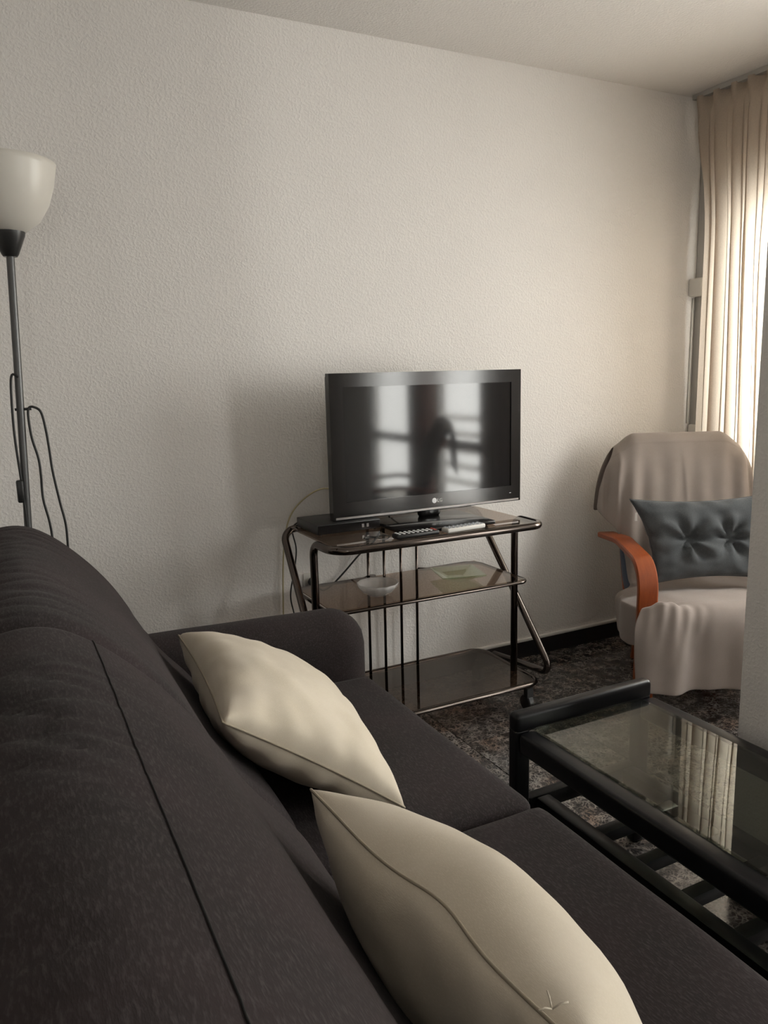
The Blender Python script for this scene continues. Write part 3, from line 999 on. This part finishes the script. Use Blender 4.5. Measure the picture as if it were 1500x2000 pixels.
def remote(name, label, m, bm_, c, L, W, rz, cols, rows, hot=None):
    r = thing(name, label, 'remote', (c[0], c[1], ZS + 0.0005), rz)
    obj('body', box(-L / 2, L / 2, -W / 2, W / 2, 0, 0.017, 0.006, 3), m, r, smooth='auto', local=True)
    for i in range(cols):
        for j in range(rows):
            x = -L * 0.42 + L * 0.84 * i / (cols - 1)
            y = -W * 0.32 + W * 0.64 * j / (rows - 1)
            obj('button', box(x - 0.0036, x + 0.0036, y - 0.0028, y + 0.0028, 0.0165, 0.0188), hot if (hot and i == cols - 1) else bm_, r, smooth=False, local=True)
    return r


remote('remote_control', 'white remote control on the trolley top right of the stand', M_WHITEP, M_BTN, (1.415, 2.2035, 0), 0.165, 0.040, math.radians(5), 9, 3)
remote('remote_control', 'black remote control with pale buttons in front of the television stand', M_BLACKP, M_LOGO, (1.225, 2.203, 0), 0.165, 0.042, math.radians(1), 9, 3, M_BTNR)
gl_ = thing('eyeglasses', 'folded eyeglasses lying in front of the receiver', 'eyeglasses', (1.09, 2.225, ZS))
for k in (-1, 1):
    cx_ = 1.090 + k * 0.024
    ring = [Vector((cx_ + 0.019 * math.cos(t), 2.222 + 0.013 * math.sin(t), ZS + 0.008 + 0.005 * math.sin(t))) for t in [2 * math.pi * i / 20 for i in range(20)]]
    obj('rim', sweep(ring, 0.0013, 6, True), M_CABLE, gl_)
    obj('lens', ([p.copy() for p in ring] + [Vector((cx_, 2.222, ZS + 0.0095))], [(i, (i + 1) % 20, 20) for i in range(20)]), M_CLEAR, gl_)
    obj('temple', sweep([(1.090 + k * 0.043, 2.226, ZS + 0.010), (1.090 + k * 0.040, 2.243, ZS + 0.008), (1.09 - k * 0.03, 2.250, ZS + 0.003 + 0.002 * k)], 0.0014, 6), M_CABLE, gl_)
obj('bridge', sweep([(1.085, 2.224, ZS + 0.010), (1.09, 2.226, ZS + 0.012), (1.095, 2.224, ZS + 0.010)], 0.0013, 6), M_CABLE, gl_)

# glass bowl and ashtray on the middle shelf
ZMS = zM + 0.0082
bw = thing('glass_bowl', 'round clear pressed glass bowl on the middle shelf', 'bowl', (1.150, 2.352, ZMS))
bp = [(0.0, 0.0), (0.034, 0.0), (0.052, 0.012), (0.068, 0.030), (0.074, 0.044), (0.070, 0.0445), (0.063, 0.031), (0.047, 0.016), (0.030, 0.008), (0.0, 0.007)]
bv, bf = lathe(bp, (0, 0, 0), 48)
bv2 = []
for p in bv:
    a = math.atan2(p.y, p.x)
    r = math.hypot(p.x, p.y)
    k = 1 + 0.022 * math.cos(a * 12) * sstep(0.03, 0.07, r)
    bv2.append(Vector((p.x * k + 1.150, p.y * k + 2.352, p.z + ZMS + 0.0003)))
M_FROST = mat('frosted_pressed_glass', (0.68, 0.66, 0.64), 0.2)
bsdf(M_FROST).inputs['Alpha'].default_value = 0.42
obj('bowl_body', (bv2, bf), M_FROST, bw)
at = thing('glass_ashtray', 'square green tinted glass dish on the middle shelf', 'dish', (1.505, 2.385, ZMS), math.radians(-14))


def square_dish(prof):
    V, F = [], []
    for (h, z) in prof:
        ring = fillet([(-h, -h, z), (h, -h, z), (h, h, z), (-h, h, z)], 0.006, 3, True)
        V += ring
    n = len(V) // len(prof)
    for i in range(len(prof) - 1):
        for k in range(n):
            F.append((i * n + k, i * n + (k + 1) % n, (i + 1) * n + (k + 1) % n, (i + 1) * n + k))
    F.append(tuple(range(n)))
    F.append(tuple((len(prof) - 1) * n + k for k in range(n)))
    return V, F


obj('dish_body', square_dish([(0.033, 0.0003), (0.037, 0.003), (0.084, 0.024), (0.085, 0.028), (0.082, 0.029), (0.036, 0.008), (0.032, 0.006)]), M_GREENG, at, smooth='auto', local=True)

# cables behind the trolley
tag(obj('aerial_cable', sweep(catmull([(1.12, 2.52, 0.87), (1.06, 2.60, 0.885), (1.00, 2.66, 0.84), (0.955, 2.69, 0.77), (0.932, 2.70, 0.66), (0.922, 2.705, 0.50), (0.918, 2.706, 0.3), (0.93, 2.702, 0.10)], 8, False), 0.0032, 8), M_CABLEY), 'yellowed aerial cable running from the television down the wall', 'cable')
tag(obj('power_cable', sweep(catmull([(1.33, 2.507, 0.90), (1.36, 2.60, 0.85), (1.34, 2.66, 0.72), (1.30, 2.685, 0.64), (1.242, 2.69, 0.597), (1.18, 2.698, 0.535), (1.121, 2.70, 0.485), (1.08, 2.695, 0.472), (1.044, 2.678, 0.505)], 8, False), 0.0036, 8), M_CABLE), 'black power cable slanting behind the trolley to the wall socket', 'cable')
tag(obj('signal_cable', sweep(catmull([(0.965, 2.592, ZS + 0.02), (0.948, 2.645, 0.74), (0.962, 2.65, 0.66), (0.955, 2.66, 0.58), (0.935, 2.66, 0.48), (0.95, 2.66, 0.38), (0.97, 2.67, 0.2)], 8, False), 0.0028, 8), M_CABLE), 'thin black cable hanging beside the left trolley leg', 'cable')
pl = thing('wall_socket', 'dark plug in a wall socket behind the left trolley post', 'socket', (1.044, 2.715, 0.508))
obj('plate', box(1.009, 1.079, 2.712, 2.7195, 0.473, 0.543, 0.004, 2), M_WHITEP, pl, smooth='auto')
obj('plug', lathe([(0, 0), (0.018, 0), (0.020, 0.02), (0.012, 0.035), (0, 0.036)], (0, 0, 0), 18), M_CABLE, pl, smooth='auto', local=True).matrix_local = Matrix.Translation((0.0, -0.004, 0.0)) @ Matrix.Rotation(math.radians(90), 4, 'X')

# ------------------------------------------------------------------ armchair
CH_O, CH_R = (2.375, 1.845, 0.0), -math.radians(26.7)


def strap(path, w, t):
    """bent wood strip: path of (x, y, z), width w across x, thickness t"""
    prof = [(-w / 2, -t / 2), (w / 2, -t / 2), (w / 2, t / 2), (-w / 2, t / 2)]
    prof = [(-w / 2, -t * .3), (-w / 2 + t * .2, -t / 2), (w / 2 - t * .2, -t / 2), (w / 2, -t * .3), (w / 2, t * .3), (w / 2 - t * .2, t / 2), (-w / 2 + t * .2, t / 2), (-w / 2, t * .3)]
    return sweep(path, 0, prof=prof, upv=(1, 0, 0))


def cushion_line():
    return catmull([(0, 0.02, 0.385), (0, 0.15, 0.385), (0, 0.30, 0.365), (0, 0.42, 0.385), (0, 0.485, 0.50), (0, 0.55, 0.70), (0, 0.615, 0.88), (0, 0.66, 0.965)], 6, False)


def make_armchair(label, group):
    c = thing('armchair', label, 'armchair', CH_O, CH_R, group)
    for s in (-1, 1):
        x = s * 0.315
        path = fillet([(x, 0.075, 0.0), (x, 0.050, 0.568), (x, 0.36, 0.60), (x, 0.60, 0.575)], [0, 0.11, 0.25, 0], 9)
        obj('leg', strap(fillet([(s * 0.16, 0.60, 0.0), (s * 0.16, 0.52, 0.25), (s * 0.16, 0.40, 0.30)], [0, 0.08, 0], 6), 0.06, 0.024), M_WOOD, c, smooth='auto', local=True)
        obj('armrest', strap(path, 0.075, 0.024), M_WOOD, c, smooth='auto', local=True)
        rail = [Vector((s * 0.255, p.y + 0.006, p.z - 0.062)) for p in cushion_line()]
        obj('side_rail', strap(rail, 0.045, 0.022), M_WOOD, c, smooth='auto', local=True)
        obj('bolt', sweep([(s * 0.27, 0.20, 0.318), (s * 0.30, 0.20, 0.318)], 0.009, 10), M_STEEL, c, local=True)
    for (y, z) in ((0.06, 0.322), (0.36, 0.305)):
        obj('cross_rail', box(-0.235, 0.235, y - 0.03, y + 0.03, z - 0.03, z - 0.012, 0.004, 2), M_WOOD, c, smooth='auto', local=True)
    obj('rear_rail', box(-0.13, 0.13, 0.545, 0.565, 0.10, 0.15, 0.004, 2), M_WOOD, c, smooth='auto', local=True)
    obj('front_rail', box(-0.28, 0.28, 0.10, 0.14, 0.30, 0.318, 0.004, 2), M_WOOD, c, smooth='auto', local=True)
    # thick cushion following the bent frame
    line = cushion_line()
    pr = []
    W, T = 0.282, 0.042
    for k in range(28):
        a = 2 * math.pi * k / 28
        ca, sa = math.cos(a), math.sin(a)
        pr.append((W * math.copysign(abs(ca) ** 0.25, ca), T * math.copysign(abs(sa) ** 0.55, sa)))
    cg = sweep(line, 0, prof=pr, upv=(1, 0, 0))
    for v in cg[0]:                      # rounded upper corners
        k = sstep(0.80, 1.0, v.z) if v.y > 0.4 else 0.0
        v.x *= 1 - 0.26 * k
        v.z -= 0.03 * k * (abs(v.x) / 0.25) ** 2
    obj('cushion', cg, M_DENIM, c, local=True)
    return c


chair = make_armchair('bentwood armchair with blue-grey cushion under a beige throw beside the curtain', 'bentwood armchairs')


def throw_geo():
    """cloth lying over the chair: from behind the backrest, over its top, down, across the seat and over the front"""
    line = cushion_line()
    off = 0.050
    P = []
    for i, p in enumerate(line):
        t = (line[min(i + 1, len(line) - 1)] - line[max(i - 1, 0)]).normalized()
        nrm = Vector((0, -t.z, t.y))          # to the sitter's side
        P.append(p + nrm * off)
    P = P[::-1]                                # from the top of the back to the seat front
    top = P[0]
    path = [Vector((0, 0.735, 0.66)), Vector((0, 0.730, 0.76)), Vector((0, 0.724, 0.88)), Vector((0, 0.716, 0.965)), Vector((0, 0.690, 1.006)), Vector((0, 0.648, 1.012))]
    path += P[1:]
    e = P[-1]
    path += [Vector((0, -0.015, e.z - 0.012)), Vector((0, -0.042, e.z - 0.05)), Vector((0, -0.050, 0.33)), Vector((0, -0.050, 0.25)), Vector((0, -0.055, 0.18)), Vector((0, -0.06, 0.128))]
    path = catmull(path, 2, False)
    # arc length
    S = [0.0]
    for a, b in zip(path, path[1:]):
        S.append(S[-1] + (b - a).length)
    i_top = max(range(len(path)), key=lambda i: path[i].z)
    s_top = S[i_top]
    i_crease = min(range(i_top, len(path)), key=lambda i: abs(path[i].y - 0.36) + abs(path[i].z - 0.42))
    s_cr = S[i_crease]
    i_front = next(i for i in range(i_crease, len(path)) if path[i].y < -0.01)
    s_fr = S[i_front]
    s_end = S[-1]
    nu = 84
    V, F = [], []
    for i, p in enumerate(path):
        s = S[i]
        for j in range(nu + 1):
            t = 2 * j / nu - 1
            left = t < 0
            if s < s_cr:
                d = s - s_top
                hw = lerp_table([(-0.5, 0.35 if left else 0.27), (-0.25, 0.33 if left else 0.27), (-0.10, 0.29 if left else 0.27), (0.0, 0.275), (0.10, 0.325), (0.24, 0.40 if left else 0.34), (0.33, 0.42 if left else 0.34), (0.44, 0.32), (0.56, 0.285)], d)
            elif s < s_fr:
                hw = lerp_table([(0, 0.285), (0.06, 0.50 if left else 0.29), (0.25, 0.52 if left else 0.29), (0.31, 0.50 if left else 0.29), (0.36, 0.36 if left else 0.30)], s - s_cr)
            else:
                hw = lerp_table([(0, 0.36 if left else 0.335), (0.06, 0.395 if left else 0.355), (0.3, 0.385 if left else 0.345)], s - s_fr)
            x = t * hw
            q = Vector((x, p.y, p.z))
            ax = abs(x)
            sg = -1 if x < 0 else 1
            if s < s_cr:
                # rounded shoulders
                if abs(s - s_top) < 0.2:
                    sh = sstep(0.185, 0.29, ax) * (1 - sstep(0.02, 0.2, abs(s - s_top)))
                    q.z -= 0.060 * sh
                ov = max(0.0, ax - 0.27)
                if ov > 0 and s > s_top - 0.05:
                    q.x = sg * (0.27 + 0.60 * ov)
                    q.y += 0.62 * ov
                    q.z -= 0.40 * ov
                # folds fanning down from the shoulders
                d = s - s_top
                fold = sstep(0.05, 0.3, d)
                q.y -= 0.010 * fold * math.sin(ax * 75 + d * 9 * sg) * (0.35 + sstep(0.12, 0.3, ax))
                q.y -= 0.008 * noise.noise(Vector((x * 9, d * 4, 1.0)))
            elif s < s_fr:
                q.z += 0.006 * noise.noise(Vector((x * 8, s * 8, 3.0))) - 0.018 * (1 - sstep(0.0, 0.1, 0.29 - ax))
                ov = max(0.0, ax - 0.285)
                if ov > 0:                     # passes under the arm and hangs outside it
                    out = min(ov, 0.075)
                    q.x = sg * (0.285 + out + 0.012 * math.sin(s * 26))
                    q.z -= 0.25 * out + (ov - out)
            else:
                d = s - s_fr
                k = sstep(0.02, 0.2, d)
                q.y -= k * (0.020 * math.sin(x * 23 + 1.1 + d * 2) + 0.008 * math.sin(x * 51 + d * 4)) + 0.01 * k
                # bunched corner by the arm
                b = math.exp(-((x + 0.285) / 0.07) ** 2) * math.exp(-(d / 0.08) ** 2)
                q.z += 0.045 * b
                q.y -= 0.02 * b
                g_ = math.exp(-((x + 0.25) / 0.11) ** 2) * math.exp(-(d / 0.13) ** 2)
                q.y -= 0.006 * g_ * math.sin((x + 0.25) * 130 + d * 26)
                q.z += 0.005 * g_ * math.cos((x + 0.25) * 120 - d * 22)
                q.z += 0.012 * math.sin(x * 9 + 0.6) * sstep(0.15, 0.3, d)
            V.append(q)
    n = nu + 1
    for i in range(len(path) - 1):
        for j in range(nu):
            F.append((i * n + j, i * n + j + 1, (i + 1) * n + j + 1, (i + 1) * n + j))
    return V, F


throw = obj('throw_blanket', throw_geo(), M_THROW, None)
throw.location = CH_O
throw.rotation_euler = (0, 0, CH_R)
tag(throw, 'beige cotton throw draped over the armchair beside the curtain', 'blanket', 'armchair throws')
md = throw.modifiers.new('thickness', 'SOLIDIFY')
md.thickness = 0.003
sb_ = throw.modifiers.new('smooth', 'SUBSURF')
sb_.levels = 1
sb_.render_levels = 1

# slate pillow on the armchair
gp = thing('seat_pillow', 'slate grey tufted pillow leaning on the armchair backrest', 'cushion', CH_O, CH_R)
gg, gloop = pillow_geo((-0.305, 0.33, 0.775), (0.255, 0.33, 0.785), (0.235, 0.215, 0.460), (-0.235, 0.215, 0.455), 0.085, n=48, pinch=0.13, wr=0.013, sd=4.0, power=0.42,
                       dips=[(-0.30, 0.02, 0.85, 0.30), (0.36, 0.02, 0.85, 0.30)], tb=0.05)
gpo = obj('cover', gg, M_GREY, gp, local=True)
obj('seam', sweep(gloop, 0.002, 6, closed=True), M_GREY, gp, local=True)
obj('label_tag', box(-0.287, -0.279, 0.305, 0.312, 0.690, 0.722), M_TAG, gp, smooth=False, local=True)

# second armchair by the window, seen only as a dark shape in the television screen
chair2 = copy_tree(chair)
chair2.location = (2.03, 0.22, 0)
chair2.rotation_euler = (0, 0, -math.radians(62))
chair2['label'] = 'bentwood armchair mirrored as a dark shape in the television screen'
th2 = throw.copy()
COL.objects.link(th2)
th2.location = chair2.location
th2.rotation_euler = chair2.rotation_euler
th2['label'] = 'beige throw over the armchair mirrored in the television screen'
